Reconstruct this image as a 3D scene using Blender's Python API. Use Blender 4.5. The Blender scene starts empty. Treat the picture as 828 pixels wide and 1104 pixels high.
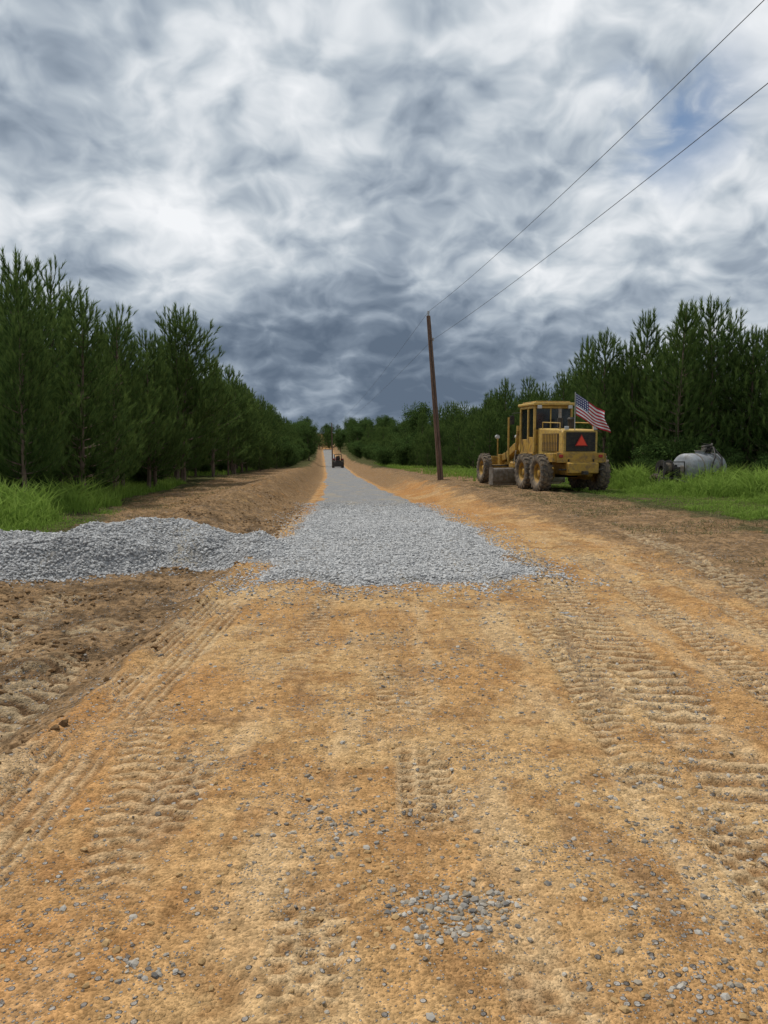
import bpy, math, numpy as np
from mathutils import Vector, Matrix, Euler
R = np.random.RandomState(7)
scene = bpy.context.scene
scene.view_settings.view_transform = 'Standard'
scene.view_settings.look = 'None'
scene.view_settings.exposure = 0
COL = scene.collection

# ------------------------------------------------------------------ helpers
def mk_mesh(name, V, F, mats=(), midx=None, attrs=None, smooth=False):
    V = np.asarray(V, np.float32); F = np.asarray(F, np.int32)
    me = bpy.data.meshes.new(name)
    n, k = F.shape
    me.vertices.add(len(V)); me.vertices.foreach_set('co', V.ravel())
    me.loops.add(n*k); me.loops.foreach_set('vertex_index', F.ravel())
    me.polygons.add(n)
    me.polygons.foreach_set('loop_start', np.arange(0, n*k, k, dtype=np.int32))
    try: me.polygons.foreach_set('loop_total', np.full(n, k, np.int32))
    except Exception: pass
    for m in mats: me.materials.append(m)
    if midx is not None: me.polygons.foreach_set('material_index', np.asarray(midx, np.int32))
    me.polygons.foreach_set('use_smooth', np.full(n, smooth, bool))
    if attrs:
        for a, v in attrs.items():
            at = me.attributes.new(a, 'FLOAT', 'POINT'); at.data.foreach_set('value', np.asarray(v, np.float32))
    me.update(calc_edges=True)
    return me
def add_obj(name, me, parent=None, loc=(0,0,0), rot=(0,0,0), scale=(1,1,1)):
    o = bpy.data.objects.new(name, me); COL.objects.link(o)
    o.location = loc; o.rotation_euler = rot; o.scale = scale
    if parent: o.parent = parent
    return o
def empty(name, loc=(0,0,0), rot=(0,0,0)):
    o = bpy.data.objects.new(name, None); COL.objects.link(o); o.location = loc; o.rotation_euler = rot
    o.empty_display_size = .2
    return o
def h2(ix, iy, seed):
    x = (ix.astype(np.int64)*374761393 + iy.astype(np.int64)*668265263 + seed*974711) & 0xffffffff
    x = ((x ^ (x >> 13))*1274126177) & 0xffffffff
    x = x ^ (x >> 16)
    return (x & 0xffffff)/float(0xffffff)
def vn(x, y, seed=0):
    xf = np.floor(x); yf = np.floor(y); fx = x-xf; fy = y-yf
    fx = fx*fx*(3-2*fx); fy = fy*fy*(3-2*fy)
    a = h2(xf, yf, seed); b = h2(xf+1, yf, seed); c = h2(xf, yf+1, seed); d = h2(xf+1, yf+1, seed)
    return (a*(1-fx)+b*fx)*(1-fy)+(c*(1-fx)+d*fx)*fy
def fbm(x, y, size, octv=4, seed=0, rough=.5):
    s = 0; a = 1; t = 0; f = 1/size
    for i in range(octv):
        s = s + a*vn(x*f+i*13.7, y*f-i*7.3, seed+i); t += a; a *= rough; f *= 2.03
    return s/t*2-1
def ss(a, b, x):
    t = np.clip((x-a)/(b-a), 0, 1); return t*t*(3-2*t)

# ------------------------------------------------------------------ materials
def newmat(name):
    m = bpy.data.materials.new(name); m.use_nodes = True
    nt = m.node_tree; nt.nodes.clear()
    out = nt.nodes.new('ShaderNodeOutputMaterial')
    return m, nt, out
class NB:
    def __init__(s, nt): s.nt = nt
    def n(s, t, **k):
        nd = s.nt.nodes.new(t)
        for a, b in k.items(): setattr(nd, a, b)
        return nd
    def set(s, sock, v):
        if isinstance(v, bpy.types.NodeSocket): s.nt.links.new(v, sock)
        else: sock.default_value = v
    def math(s, op, a, b=0.0, c=None, clamp=False):
        nd = s.n('ShaderNodeMath', operation=op); nd.use_clamp = clamp
        s.set(nd.inputs[0], a); s.set(nd.inputs[1], b)
        if c is not None: s.set(nd.inputs[2], c)
        return nd.outputs[0]
    def vmath(s, op, a, b=None, scale=None):
        nd = s.n('ShaderNodeVectorMath', operation=op)
        s.set(nd.inputs[0], a)
        if b is not None: s.set(nd.inputs[1], b)
        if scale is not None: s.set(nd.inputs['Scale'], scale)
        return nd.outputs['Value'] if op in ('LENGTH','DOT_PRODUCT','DISTANCE') else nd.outputs[0]
    def noise(s, vec, scale, detail=4, rough=.5, color=False, dist=0, dim='3D'):
        nd = s.n('ShaderNodeTexNoise', noise_dimensions=dim); s.set(nd.inputs['Vector'], vec)
        nd.inputs['Scale'].default_value = scale; nd.inputs['Detail'].default_value = detail
        nd.inputs['Roughness'].default_value = rough; nd.inputs['Distortion'].default_value = dist
        return nd.outputs['Color'] if color else nd.outputs['Fac']
    def vor(s, vec, scale):
        nd = s.n('ShaderNodeTexVoronoi', feature='F1'); s.set(nd.inputs['Vector'], vec)
        nd.inputs['Scale'].default_value = scale
        sp = s.n('ShaderNodeSeparateColor'); s.nt.links.new(nd.outputs['Color'], sp.inputs[0])
        return nd.outputs['Distance'], sp.outputs[0], sp.outputs[1]
    def mix(s, f, a, b, mode='MIX'):
        nd = s.n('ShaderNodeMix', data_type='RGBA', blend_type=mode)
        s.set(nd.inputs[0], f); 
        for sock, v in ((nd.inputs[6], a), (nd.inputs[7], b)):
            if isinstance(v, tuple) and len(v) == 3: v = (*v, 1)
            s.set(sock, v)
        return nd.outputs[2]
    def mr(s, v, a, b, c=0.0, d=1.0, smooth=True):
        nd = s.n('ShaderNodeMapRange', interpolation_type='SMOOTHSTEP' if smooth else 'LINEAR')
        s.set(nd.inputs[0], v)
        for i, q in enumerate((a, b, c, d)): nd.inputs[i+1].default_value = q
        return nd.outputs[0]
    def attr(s, name):
        return s.n('ShaderNodeAttribute', attribute_name=name).outputs['Fac']
    def pos(s): return s.n('ShaderNodeNewGeometry').outputs['Position']
    def obj(s): return s.n('ShaderNodeTexCoord').outputs['Object']
    def bump(s, h, strength=.5, dist=.02):
        nd = s.n('ShaderNodeBump'); s.set(nd.inputs['Height'], h)
        nd.inputs['Strength'].default_value = strength; nd.inputs['Distance'].default_value = dist
        return nd.outputs[0]
    def bsdf(s, col, rough=.8, metal=0, normal=None, spec=.3):
        nd = s.n('ShaderNodeBsdfPrincipled')
        if isinstance(col, tuple) and len(col) == 3: col = (*col, 1)
        s.set(nd.inputs['Base Color'], col); s.set(nd.inputs['Roughness'], rough)
        nd.inputs['Metallic'].default_value = metal
        nd.inputs['Specular IOR Level'].default_value = spec
        if normal is not None: s.set(nd.inputs['Normal'], normal)
        return nd.outputs[0]
    def diffuse(s, col, normal=None):
        nd = s.n('ShaderNodeBsdfDiffuse'); s.set(nd.inputs[0], col)
        if normal is not None: s.set(nd.inputs['Normal'], normal)
        return nd.outputs[0]

def mat_ground():
    m, nt, out = newmat('ground_soil'); b = NB(nt)
    P = b.pos()
    nA = b.noise(P, .55, 3, .6); nB = b.noise(P, 2.6, 5, .68); nC = b.noise(P, 17, 3, .65); nD = b.noise(P, 80, 2, .6)
    nE = b.noise(b.vmath('MULTIPLY', P, (1.6, .35, 1)), 1.5, 3, .6)
    tan = b.mix(b.mr(nA, .40, .60), (.54,.345,.160), (.48,.272,.112))
    tan = b.mix(b.mr(nB, .46, .62, 0, .85), tan, (.35,.190,.078))
    tan = b.mix(b.mr(nE, .50, .34, 0, .55), tan, (.60,.43,.24))
    tan = b.mix(b.mr(nE, .55, .68, 0, .7), tan, (.29,.168,.082))
    tan = b.mix(b.math('MULTIPLY', b.attr('orange'), b.mr(nA, .3, .62, .2, .85)), tan, (.46,.225,.08))
    brn = b.mix(b.mr(nB, .36, .60), (.14,.092,.052), (.33,.21,.11))
    brn = b.mix(b.mr(nC, .48, .72, 0, .6), brn, (.085,.060,.035))
    grs = b.mix(b.mr(nB, .35, .65), (.045,.060,.020), (.12,.10,.05))
    f_b = b.math('ADD', b.attr('brown'), b.math('MULTIPLY', b.math('SUBTRACT', nB, .5), 1.7))
    f_b = b.mr(f_b, .25, .75)
    c = b.mix(f_b, tan, brn)
    f_g = b.math('ADD', b.attr('grass'), b.math('MULTIPLY', b.math('SUBTRACT', nB, .5), 1.6))
    c = b.mix(b.mr(f_g, .35, .65), c, grs)
    c = b.mix(b.math('MULTIPLY', b.attr('press'), .50), c, (.60,.46,.28))
    c = b.mix(b.math('MULTIPLY', b.attr('lug'), .55), c, (.18,.105,.055))
    g = b.math('MULTIPLY', b.mr(nC, .28, .72, 1.2, .66), b.mr(nD, .3, .7, 1.22, .70))
    c = b.vmath('SCALE', c, scale=g)
    stall = None
    dn = b.noise(P, 1.5, 3, .65)
    for sc_, lo_, hi_ in ((36, .04, .38), (90, .08, .42)):
        dist, r1, r2 = b.vor(P, sc_)
        dens = b.math('MULTIPLY', b.mr(dn, .42, .66, lo_, hi_), b.math('SUBTRACT', 1.0, b.attr('grass')))
        st = b.math('MULTIPLY', b.math('LESS_THAN', r1, dens), b.mr(dist, .42, .30))
        scol = b.mix(r2, (.12,.115,.11), (.42,.39,.35))
        c = b.mix(b.math('MULTIPLY', st, .9), c, scol)
        stall = st if stall is None else b.math('ADD', stall, b.math('MULTIPLY', st, .5))
    hgt = b.math('ADD', b.math('MULTIPLY', nC, 1.0), b.math('ADD', b.math('MULTIPLY', nD, .45), b.math('MULTIPLY', stall, .4)))
    nt.links.new(b.diffuse(c, b.bump(hgt, 1.0, .030)), out.inputs[0]); return m

def mat_gravel():
    m, nt, out = newmat('gravel_bed'); b = NB(nt); P = b.pos()
    d, r1, r2 = b.vor(P, 30)
    c = b.mix(r1, (.18,.18,.182), (.40,.395,.385))
    c = b.mix(b.mr(d, .35, .8, 0, .7), c, (.11,.105,.10))
    n = b.noise(b.vmath('MULTIPLY', P, (1.6, .35, 1)), .9, 4, .6)
    c = b.mix(b.mr(n, .48, .68, 0, .55), c, (.34,.285,.20))
    nt.links.new(b.diffuse(c, b.bump(b.math('MULTIPLY', d, -1.0), .8, .02)), out.inputs[0]); return m
def mat_stone(name, lo, hi, dusty):
    m, nt, out = newmat(name); b = NB(nt)
    r = b.attr('rnd'); n = b.noise(b.pos(), 40, 2, .6)
    c = b.mix(r, lo, hi)
    c = b.mix(b.mr(n, .35, .7, 0, .45), c, dusty)
    nt.links.new(b.diffuse(c), out.inputs[0]); return m
def mat_foliage(name, dark, lite, tipc, trans=.25):
    m, nt, out = newmat(name); b = NB(nt)
    oi = b.n('ShaderNodeObjectInfo').outputs['Random']
    n = b.noise(b.obj(), 1.7, 1, .6)
    c = b.mix(b.math('ADD', b.math('MULTIPLY', oi, .5), b.math('MULTIPLY', n, .6)), dark, lite)
    c = b.mix(b.math('MULTIPLY', b.attr('tip'), .8), c, tipc)
    t = b.n('ShaderNodeBsdfTranslucent'); b.set(t.inputs[0], c)
    mx = b.n('ShaderNodeMixShader'); mx.inputs[0].default_value = trans
    nt.links.new(b.diffuse(c), mx.inputs[1]); nt.links.new(t.outputs[0], mx.inputs[2]); nt.links.new(mx.outputs[0], out.inputs[0]); return m
def mat_simple(name, c1, c2, rough=.7, metal=0, scale=6, dirt=None, dirtamt=.4, spec=.4, bump=.1, stretch=None):
    m, nt, out = newmat(name); b = NB(nt); o = b.obj()
    if stretch: o = b.vmath('MULTIPLY', o, stretch)
    n = b.noise(o, scale, 4, .6)
    c = b.mix(b.mr(n, .35, .65), c1, c2)
    if dirt:
        n2 = b.noise(o, scale*2.3, 5, .7)
        c = b.mix(b.mr(n2, .42, .66, 0, dirtamt), c, dirt)
    rr = b.math('ADD', rough, b.math('MULTIPLY', n, .15))
    nt.links.new(b.bsdf(c, rr, metal, b.bump(n, bump, .01), spec), out.inputs[0]); return m

M_ground = mat_ground(); M_gravel = mat_gravel()
M_gst = mat_stone('crushed_stone', (.25,.25,.255), (.62,.615,.60), (.46,.43,.38))
M_pst = mat_stone('pebble_stone', (.13,.125,.12), (.46,.43,.38), (.42,.32,.19))
M_clod = mat_stone('soil_clod', (.12,.07,.035), (.30,.19,.10), (.25,.16,.08))
M_clod2 = mat_stone('pale_soil_clod', (.30,.19,.085), (.52,.35,.17), (.45,.30,.15))
M_needle = mat_foliage('pine_needles', (.036,.078,.028), (.076,.134,.038), (.20,.27,.07), .25)
M_leaf = mat_foliage('broad_leaves', (.045,.085,.025), (.085,.14,.04), (.13,.19,.05), .25)
M_grass = mat_foliage('grass_blades', (.12,.21,.03), (.22,.34,.055), (.36,.45,.12), .35)
M_dry = mat_foliage('dry_grass', (.12,.12,.045), (.23,.20,.10), (.32,.27,.15), .2)
M_bark = mat_simple('pine_bark', (.10,.07,.05), (.20,.14,.10), .9, 0, 9, stretch=(1,1,.3))
M_polewood = mat_simple('weathered_pole_wood', (.13,.075,.05), (.23,.15,.11), .9, 0, 5, (.06,.04,.03), .6, stretch=(4,4,.4))
M_yellow = mat_simple('faded_yellow_paint', (.48,.29,.045), (.40,.23,.04), .5, 0, 3, (.17,.11,.055), .75, .4, .05)
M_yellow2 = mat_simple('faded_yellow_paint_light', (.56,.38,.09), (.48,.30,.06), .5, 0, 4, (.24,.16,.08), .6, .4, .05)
M_black = mat_simple('black_steel', (.018,.018,.02), (.04,.038,.035), .6, 0, 5, (.12,.085,.05), .4)
M_rubber = mat_simple('dusty_tyre_rubber', (.06,.055,.05), (.13,.105,.08), .9, 0, 4, (.26,.19,.115), .8)
M_steel = mat_simple('worn_steel', (.25,.23,.2), (.4,.37,.33), .5, .5, 5, (.2,.12,.06), .6)
M_chrome = mat_simple('cylinder_rod', (.6,.6,.6), (.7,.7,.7), .2, 1, 5)
M_silver = mat_simple('silver_tank_paint', (.27,.285,.30), (.38,.395,.41), .55, .25, 2, (.16,.14,.11), .6)
M_red = mat_simple('red_paint', (.45,.03,.02), (.38,.025,.02), .5, 0, 4, (.15,.06,.04), .3)
M_white = mat_simple('white_cloth', (.75,.75,.76), (.8,.8,.8), .8, 0, 4)
M_fred = mat_simple('red_cloth', (.52,.03,.05), (.46,.025,.045), .8, 0, 4)
M_gray = mat_simple('porcelain_grey', (.4,.4,.4), (.5,.5,.5), .4, 0, 4)
def mat_glass():
    m, nt, out = newmat('dusty_glass'); b = NB(nt)
    n = b.noise(b.obj(), 3, 3, .6)
    g = b.bsdf((.02,.025,.025), .12, 0, None, .6)
    t = b.n('ShaderNodeBsdfTransparent'); t.inputs[0].default_value = (.62,.68,.66,1)
    mx = b.n('ShaderNodeMixShader'); b.set(mx.inputs[0], b.mr(n, .3, .7, .45, .75))
    nt.links.new(t.outputs[0], mx.inputs[1]); nt.links.new(g, mx.inputs[2]); nt.links.new(mx.outputs[0], out.inputs[0]); return m
M_glass = mat_glass()
def mat_sign():
    m, nt, out = newmat('reflective_orange_red'); b = NB(nt)
    nt.links.new(b.bsdf((.85,.06,.02), .4, 0, None, .5), out.inputs[0]); return m
M_sign = mat_sign()
def mat_canton():
    m, nt, out = newmat('star_field_cloth'); b = NB(nt)
    uv = b.n('ShaderNodeUVMap').outputs[0]
    f = b.vmath('FRACTION', b.vmath('MULTIPLY', uv, (6, 5, 1)))
    d = b.vmath('DISTANCE', f, (.5, .5, 0))
    c = b.mix(b.math('LESS_THAN', d, .27), (.02,.03,.14), (.8,.8,.8))
    nt.links.new(b.bsdf(c, .8), out.inputs[0]); return m
M_canton = mat_canton()

# ------------------------------------------------------------------ terrain
ty = np.arange(-60, 640, .5)
def table(Y, Z):
    t = np.interp(ty, Y, Z); k = np.ones(15)/15
    tp = np.pad(t, 7, mode='edge'); return np.convolve(tp, k, 'valid')
T_c = table([-60,0,10.8,14.4,22.5,41,90,166,270,640], [.5,.22,.16,.03,-.3,-1.53,-5,-11,-19.5,-50])
T_zr = table([-60,0,10,14.4,22.5,41,90,166,270,400,640], [.3,0,0,-.08,-.35,-1.0,-2.2,-2.8,-1.9,2.5,9])
T_zs = table([-60,0,10,25,38,60,90,166,270,400,640], [.3,0,0,-.03,-.2,-.6,-1.1,-1.7,-.9,3.5,10])
def rc(y): return np.interp(y, ty, T_c)
def tread(x, y, xc, w, y0, y1, pitch, kind, seed):
    u = (x-xc)/(w/2)
    wob = (vn(y*1.3, y*0+seed, seed)-.5)*.3+(vn(y*6, x*6, seed+9)-.5)*.12
    u = u+wob
    m = ss(1.12, .92, np.abs(u))*ss(y0-.15, y0+.25, y)*ss(y1+.3, y1-.4, y)
    m = m*ss(.26, .54, fbm(x*1.0+seed, y*.8, .8, 3, seed+5)*.7+.60)
    v = y/pitch
    if kind == 'chev': p = ((v+.45*np.abs(u)) % 1) > .52
    elif kind == 'bar': p = (((v+.25*u) % 1) > .5)
    elif kind == 'rib': p = ((u*2.2) % 1) > .55
    else: p = (((v+.5*np.floor((u+1)*1.5)) % 1) > .42) & ((((u+1)*1.5) % 1) > .25)
    return m, p.astype(float)*m
TR = [
 (-1.80, .010, .24, 1.2, 9.5, .10, 'rib', 1.5),
 (-1.50, .004, .20, 1.2, 7.5, .09, 'rib', .9),
 (.30, -.035, .27, 3.05, 3.95, .085, 'block', 2.2),
 (.18, -.02, .30, 4.4, 8.0, .10, 'chev', .8),
 (-1.02, .02, .28, 3.0, 3.9, .10, 'block', 1.2),
 (1.62, .040, .42, 3.2, 11.5, .17, 'bar', 1.8),
 (1.20, .030, .28, 3.4, 7.0, .12, 'chev', 1.5),
 (2.28, .055, .32, 3.3, 13, .13, 'chev', 1.6),
 (2.75, .075, .22, 3.5, 12, .10, 'chev', 1.0),
 (-2.12, -.085, .48, 3.2, 7.6, .20, 'chev', 2.3),
 (-2.5, -.14, .40, 5.2, 9.2, .19, 'bar', 2.7),
 (3.3, .09, .45, 5.0, 14, .18, 'chev', 1.7),
 (.75, -.12, .24, 1.5, 2.3, .10, 'block', .9),
 (-.25, .0, .22, 2.0, 2.8, .09, 'block', 1.1),
 (.95, .10, .24, 4.6, 7.5, .11, 'chev', 1.0),
 (-.8, .03, .24, 5.2, 8.5, .11, 'chev', .7),
 (-.4, -.22, .24, 2.6, 4.6, .10, 'chev', .8),
 (1.35, .02, .26, 2.0, 3.4, .11, 'block', 1.2),
]
def terrain(x, y, detail=True):
    c = rc(y); s = x-c; a = np.abs(s)
    zr = np.interp(y, ty, T_zr); zs = np.interp(y, ty, T_zs)
    w = ss(2.1, 4.6, a)
    z = zr*(1-w)+zs*w
    z = z + .22*fbm(x, y, 14, 3, 3)*ss(4, 9, a) + .5*fbm(x, y, 70, 2, 9)*ss(20, 60, a)
    far = ss(12.5, 17, y)
    z = z + .42*far*np.exp(-((s+3.7)/.75)**2)*(.7+.5*fbm(x, y, 3, 3, 21))*ss(150, 60, y)
    z = z + .20*far*np.exp(-((s-3.4)/.8)**2)*(.6+.7*fbm(x, y, 3, 3, 23))*ss(20, 30, y)*ss(150, 60, y)
    near = 1-ss(11, 14, y)
    z = z - .19*near*ss(1.95, 2.55, -s)*ss(6.5, 4.5, -s)
    z = z + .10*near*np.exp(-((s+2.06)/.12)**2)*np.clip(.5+fbm(x, y, .7, 3, 31), 0, 2)
    z = z + .15*near*np.exp(-((s+2.95)/.22)**2)*np.clip(.25+fbm(x, y, 1.1, 3, 35), 0, 2)
    z = z + .07*np.exp(-((s-2.95)/.18)**2)*np.clip(.2+fbm(x, y, .9, 3, 33), 0, 2)*near
    if detail:
        nf = ss(70, 30, y)*ss(22, 14, a)
        rough = .42+1.5*ss(1.95, 2.5, -s)+.9*ss(2.6, 3.6, s)
        z = z + nf*(.036*fbm(x, y, .35, 4, 41, .6)*rough + .026*fbm(x, y, 1.3, 3, 43) + .010*fbm(x, y, .09, 2, 44)*(.5+rough))
        z = z + nf*.010*fbm(x*3.2, y*.45, .5, 3, 47)*ss(14, 8, y)
    return z
def tracks(x, y):
    dz = np.zeros_like(x); pr = np.zeros_like(x); lg = np.zeros_like(x)
    for i, (x0, sl, w, y0, y1, pitch, kind, st) in enumerate(TR):
        m, p = tread(x, y, x0+sl*y, w, y0, y1, pitch, kind, 50+i*3)
        dz += (-.005*m-.013*p)*st; pr = np.maximum(pr, (m-p)*min(st, 1)); lg = np.maximum(lg, p*min(st, 1))
    return dz, pr, lg

ys = list(np.linspace(-55, .4, 50)); y = .5
while y < 60: ys.append(y); y += max(.014, .0056*y)
while y < 2600: ys.append(y); y *= 1.03
xs = list(np.arange(-3.6, 4.2, .027)); st = .03; xp = xs[-1]; xn = xs[0]; right = []; left = []
while xp < 2200: xp += st; right.append(xp); st *= 1.035
st = .03
while xn > -2200: xn -= st; left.append(xn); st *= 1.035
xs = left[::-1]+xs+right
xs = np.array(xs); ys = np.array(ys)
GX, GY = np.meshgrid(xs, ys); gx = GX.ravel(); gy = GY.ravel()
gz = terrain(gx, gy); dz, pr, lg = tracks(gx, gy); gz = gz+dz
s = gx-rc(gy); nz = fbm(gx, gy, 2.5, 4, 61)
brown = np.maximum(ss(1.9, 2.2, -s)*(1.0-.30*ss(14, 20, gy)), .8*ss(2.7, 4.2, s+.6*nz)+.1*ss(14,24,gy)*ss(1.5,3,s))
brown = np.maximum(brown, .68*ss(28, 55, gy)*ss(1.6, 2.2, np.abs(s)))
brown = np.maximum(brown, .35*np.exp(-((gx+.9)**2/.1+(gy-4.6)**2/2)))
sh_ = 1.1*ss(17, 24, gy)
grass = np.maximum(ss(5.4, 6.8, -s-sh_+.9*nz), ss(6.0, 7.8, s+1.6*nz)*.85+.15*ss(4.4,5.6,s+1.5*nz)*ss(9,13,gy))
grass = np.maximum(grass, ss(50, 100, gy)*ss(3.0, 4.6, np.abs(s)+.6*nz))
orange = np.clip(ss(16, 24, gy)*.6 + ss(-.2, -1.3, gx)*ss(7, 3, gy)*.8 + .35*ss(1.8, 2.4, s)*ss(7, 14, gy), 0, 1)
ny, nx = GX.shape
idx = np.arange(ny*nx).reshape(ny, nx)
F = np.stack([idx[:-1,:-1], idx[:-1,1:], idx[1:,1:], idx[1:,:-1]], -1).reshape(-1, 4)
me = mk_mesh('ground', np.stack([gx, gy, gz], 1), F, [M_ground], None, dict(brown=brown, grass=grass, orange=orange, press=pr, lug=lg), True)
add_obj('ground', me)

# gravel road surface
def gr_off(x, y):
    s = x-rc(y); n = fbm(x, y, .55, 3, 71)*.22+fbm(x, y, 2.2, 2, 72)*.25
    e = 1.82-np.abs(s)+n
    yn = y-(8.35+1.1*ss(.9, 2.0, s)+.5*ss(-.4, -1.0, s)*ss(-1.9, -1.2, s)-.2*ss(-1.3,-1.9,s))+n*2.0
    e = np.minimum(e, yn)
    return -.03+.075*ss(-.05, .45, e)+.0*s, e
yy = [7.0]
while yy[-1] < 300: yy.append(yy[-1]+max(.06, .009*yy[-1]))
yy = np.array(yy); sx = np.linspace(-2.7, 2.7, 70)
SX, YY = np.meshgrid(sx, yy); X = (SX+rc(YY)).ravel(); Y = YY.ravel()
off, e = gr_off(X, Y)
Z = terrain(X, Y)+off
idx = np.arange(X.size).reshape(SX.shape)
F = np.stack([idx[:-1,:-1], idx[:-1,1:], idx[1:,1:], idx[1:,:-1]], -1).reshape(-1, 4)
road = empty('gravel_road')
add_obj('gravel_surface', mk_mesh('gravel_surface', np.stack([X, Y, Z], 1), F, [M_gravel], None, None, True), road)

PC = np.array([(-11,9.2),(-8,10.0),(-5.2,11.0),(-3.6,12.2),(-2.4,11.9),(-1.5,11.2)]); PW = np.array([1.3,1.35,1.35,1.45,1.15,.8]); PH = np.array([.32,.36,.38,.42,.20,.05])
def pile(x, y):
    best = np.full(x.shape, -9.); hh = np.zeros_like(x)
    for i in range(len(PC)-1):
        a = PC[i]; d = PC[i+1]-a; t = np.clip(((x-a[0])*d[0]+(y-a[1])*d[1])/(d@d), 0, 1)
        dist = np.hypot(x-a[0]-t*d[0], y-a[1]-t*d[1]); w = PW[i]*(1-t)+PW[i+1]*t; h = PH[i]*(1-t)+PH[i+1]*t
        e = 1-dist/w
        hh = np.where(e > best, h, hh); best = np.maximum(best, e)
    n = fbm(x, y, .7, 3, 81)*.16
    e = best+n*.9
    return -.05+(hh+.05)*ss(-.05, .62, e)+.10*hh*fbm(x, y, .9, 2, 83)*3*ss(0, .5, e), e
X, Y = np.meshgrid(np.arange(-12.5, -.9, .05), np.arange(7.2, 14.6, .05)); sh = X.shape; X = X.ravel(); Y = Y.ravel()
off, e = pile(X, Y); Z = terrain(X, Y)+off
idx = np.arange(X.size).reshape(sh)
F = np.stack([idx[:-1,:-1], idx[:-1,1:], idx[1:,1:], idx[1:,:-1]], -1).reshape(-1, 4)
gp = empty('gravel_pile')
add_obj('pile_surface', mk_mesh('pile_surface', np.stack([X, Y, Z], 1), F, [M_gravel], None, None, True), gp)

# ------------------------------------------------------------------ stones
ph = (1+5**.5)/2
IV = np.array([(-1,ph,0),(1,ph,0),(-1,-ph,0),(1,-ph,0),(0,-1,ph),(0,1,ph),(0,-1,-ph),(0,1,-ph),(ph,0,-1),(ph,0,1),(-ph,0,-1),(-ph,0,1)])/1.9
IF = np.array([(0,11,5),(0,5,1),(0,1,7),(0,7,10),(0,10,11),(1,5,9),(5,11,4),(11,10,2),(10,7,6),(7,1,8),(3,9,4),(3,4,2),(3,2,6),(3,6,8),(3,8,9),(4,9,5),(2,4,11),(6,2,10),(8,6,7),(9,8,1)])
def rotmats(n, rs):
    q = rs.normal(size=(n, 4)); q /= np.linalg.norm(q, axis=1)[:, None]; w, x, y, z = q.T
    return np.stack([1-2*(y*y+z*z), 2*(x*y-z*w), 2*(x*z+y*w), 2*(x*y+z*w), 1-2*(x*x+z*z), 2*(y*z-x*w), 2*(x*z-y*w), 2*(y*z+x*w), 1-2*(x*x+y*y)], 1).reshape(n, 3, 3)
def stones(name, P, rad, mat, parent=None, flat=.75, seed=1):
    rs = np.random.RandomState(seed); n = len(P)
    V = IV[None]*(1+rs.uniform(-.28, .28, (n, 12, 1)))
    V = V*rs.uniform(.6, 1.15, (n, 1, 3))
    V = np.einsum('nij,nvj->nvi', rotmats(n, rs), V); V[:, :, 2] *= flat
    V = V*rad[:, None, None]+P[:, None, :]
    F = (IF[None]+np.arange(n)[:, None, None]*12).reshape(-1, 3)
    r = np.repeat(rs.rand(n), 12)
    return add_obj(name, mk_mesh(name, V.reshape(-1, 3), F, [mat], None, dict(rnd=r)), parent)
n = 100000
Y = 7.2+ (R.rand(n)**1.35)*20; S = R.uniform(-2.6, 2.6, n); X = S+rc(Y)
off, e = gr_off(X, Y)
keep = ((e > .08) & (R.rand(n) < ss(27.5, 17, Y))) | ((e > -.8) & (e <= .08) & (R.rand(n) < .35*np.exp(e*3.8)))
X, Y, off, e = X[keep], Y[keep], off[keep], e[keep]
rad = R.uniform(.009, .023, len(X))*(1+.02*(Y-8)); rad *= np.where(e < .08, .85, 1)
Z = terrain(X, Y)+np.maximum(off, 0)+rad*.2
stones('loose_gravel', np.stack([X, Y, Z], 1), rad, M_gst, road, .7, 2)
n = 90000
X = R.uniform(-12.3, -1.0, n); Y = R.uniform(7.4, 14.4, n); off, e = pile(X, Y)
keep = (e > .0) | ((e > -.3) & (R.rand(n) < .25*np.exp(e*10)))
X, Y, off = X[keep], Y[keep], off[keep]; rad = R.uniform(.011, .027, len(X))
Z = terrain(X, Y)+np.maximum(off, 0)+rad*.25
stones('loose_gravel_pile', np.stack([X, Y, Z], 1), rad, M_gst, gp, .8, 3)
n = 280000
Y = 1.2+R.rand(n)**1.7*10; X = R.uniform(-3, 4.2, n)*np.clip(.5+Y*.13, .6, 1.4)
d = fbm(X, Y, 1.0, 5, 91, .62)*1.25-.0+.35*ss(.4, 1.8, X)*ss(6, 2.5, Y)-.35*ss(-1.7,-2.2,X)
boost = 1.8*np.exp(-(((X-.25)/.22)**2+((Y-2.50)/.17)**2)*1.3) + .6*np.exp(-(((X+.22)/.2)**2+((Y-3.05)/.35)**2))+.8*np.exp(-(((X+.75)/.1)**2+((Y-2.22)/.08)**2))
d += .9*ss(6.4, 8.4, Y)*ss(2.3, 1.0, np.abs(X))
prob = np.clip((d-.02)*.5, .02, .7)*.38+np.clip(boost*.45, 0, 1)
keep = R.rand(n) < prob
X, Y = X[keep], Y[keep]; bo = boost[keep]
rad = .0026+.015*R.rand(len(X))**3.6+.003*np.clip(bo,0,1)
rad *= np.clip(.7+Y*.08, .8, 1.3)
tz, _, _ = tracks(X, Y)
Z = terrain(X, Y)+tz+rad*.1
stones('scattered_pebbles', np.stack([X, Y, Z], 1), rad, M_pst, None, .7, 4)
n = 70000
Y = 1.5+R.rand(n)**1.4*24; side = R.rand(n)
S = np.where(side < .45, -R.uniform(1.95, 5.4, n), np.where(side < .65, R.uniform(2.4, 6, n), R.uniform(-1.9, 2.4, n))); X = S+rc(Y)
keep = R.rand(n) < np.clip(fbm(X, Y, .9, 4, 95, .6)*1.4+.18, .03, 1)*np.where(side < .45, 1, .6)
X, Y, side = X[keep], Y[keep], side[keep]; rad = .005+np.where(side < .45, .034, .013)*R.rand(len(X))**3.2
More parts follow.
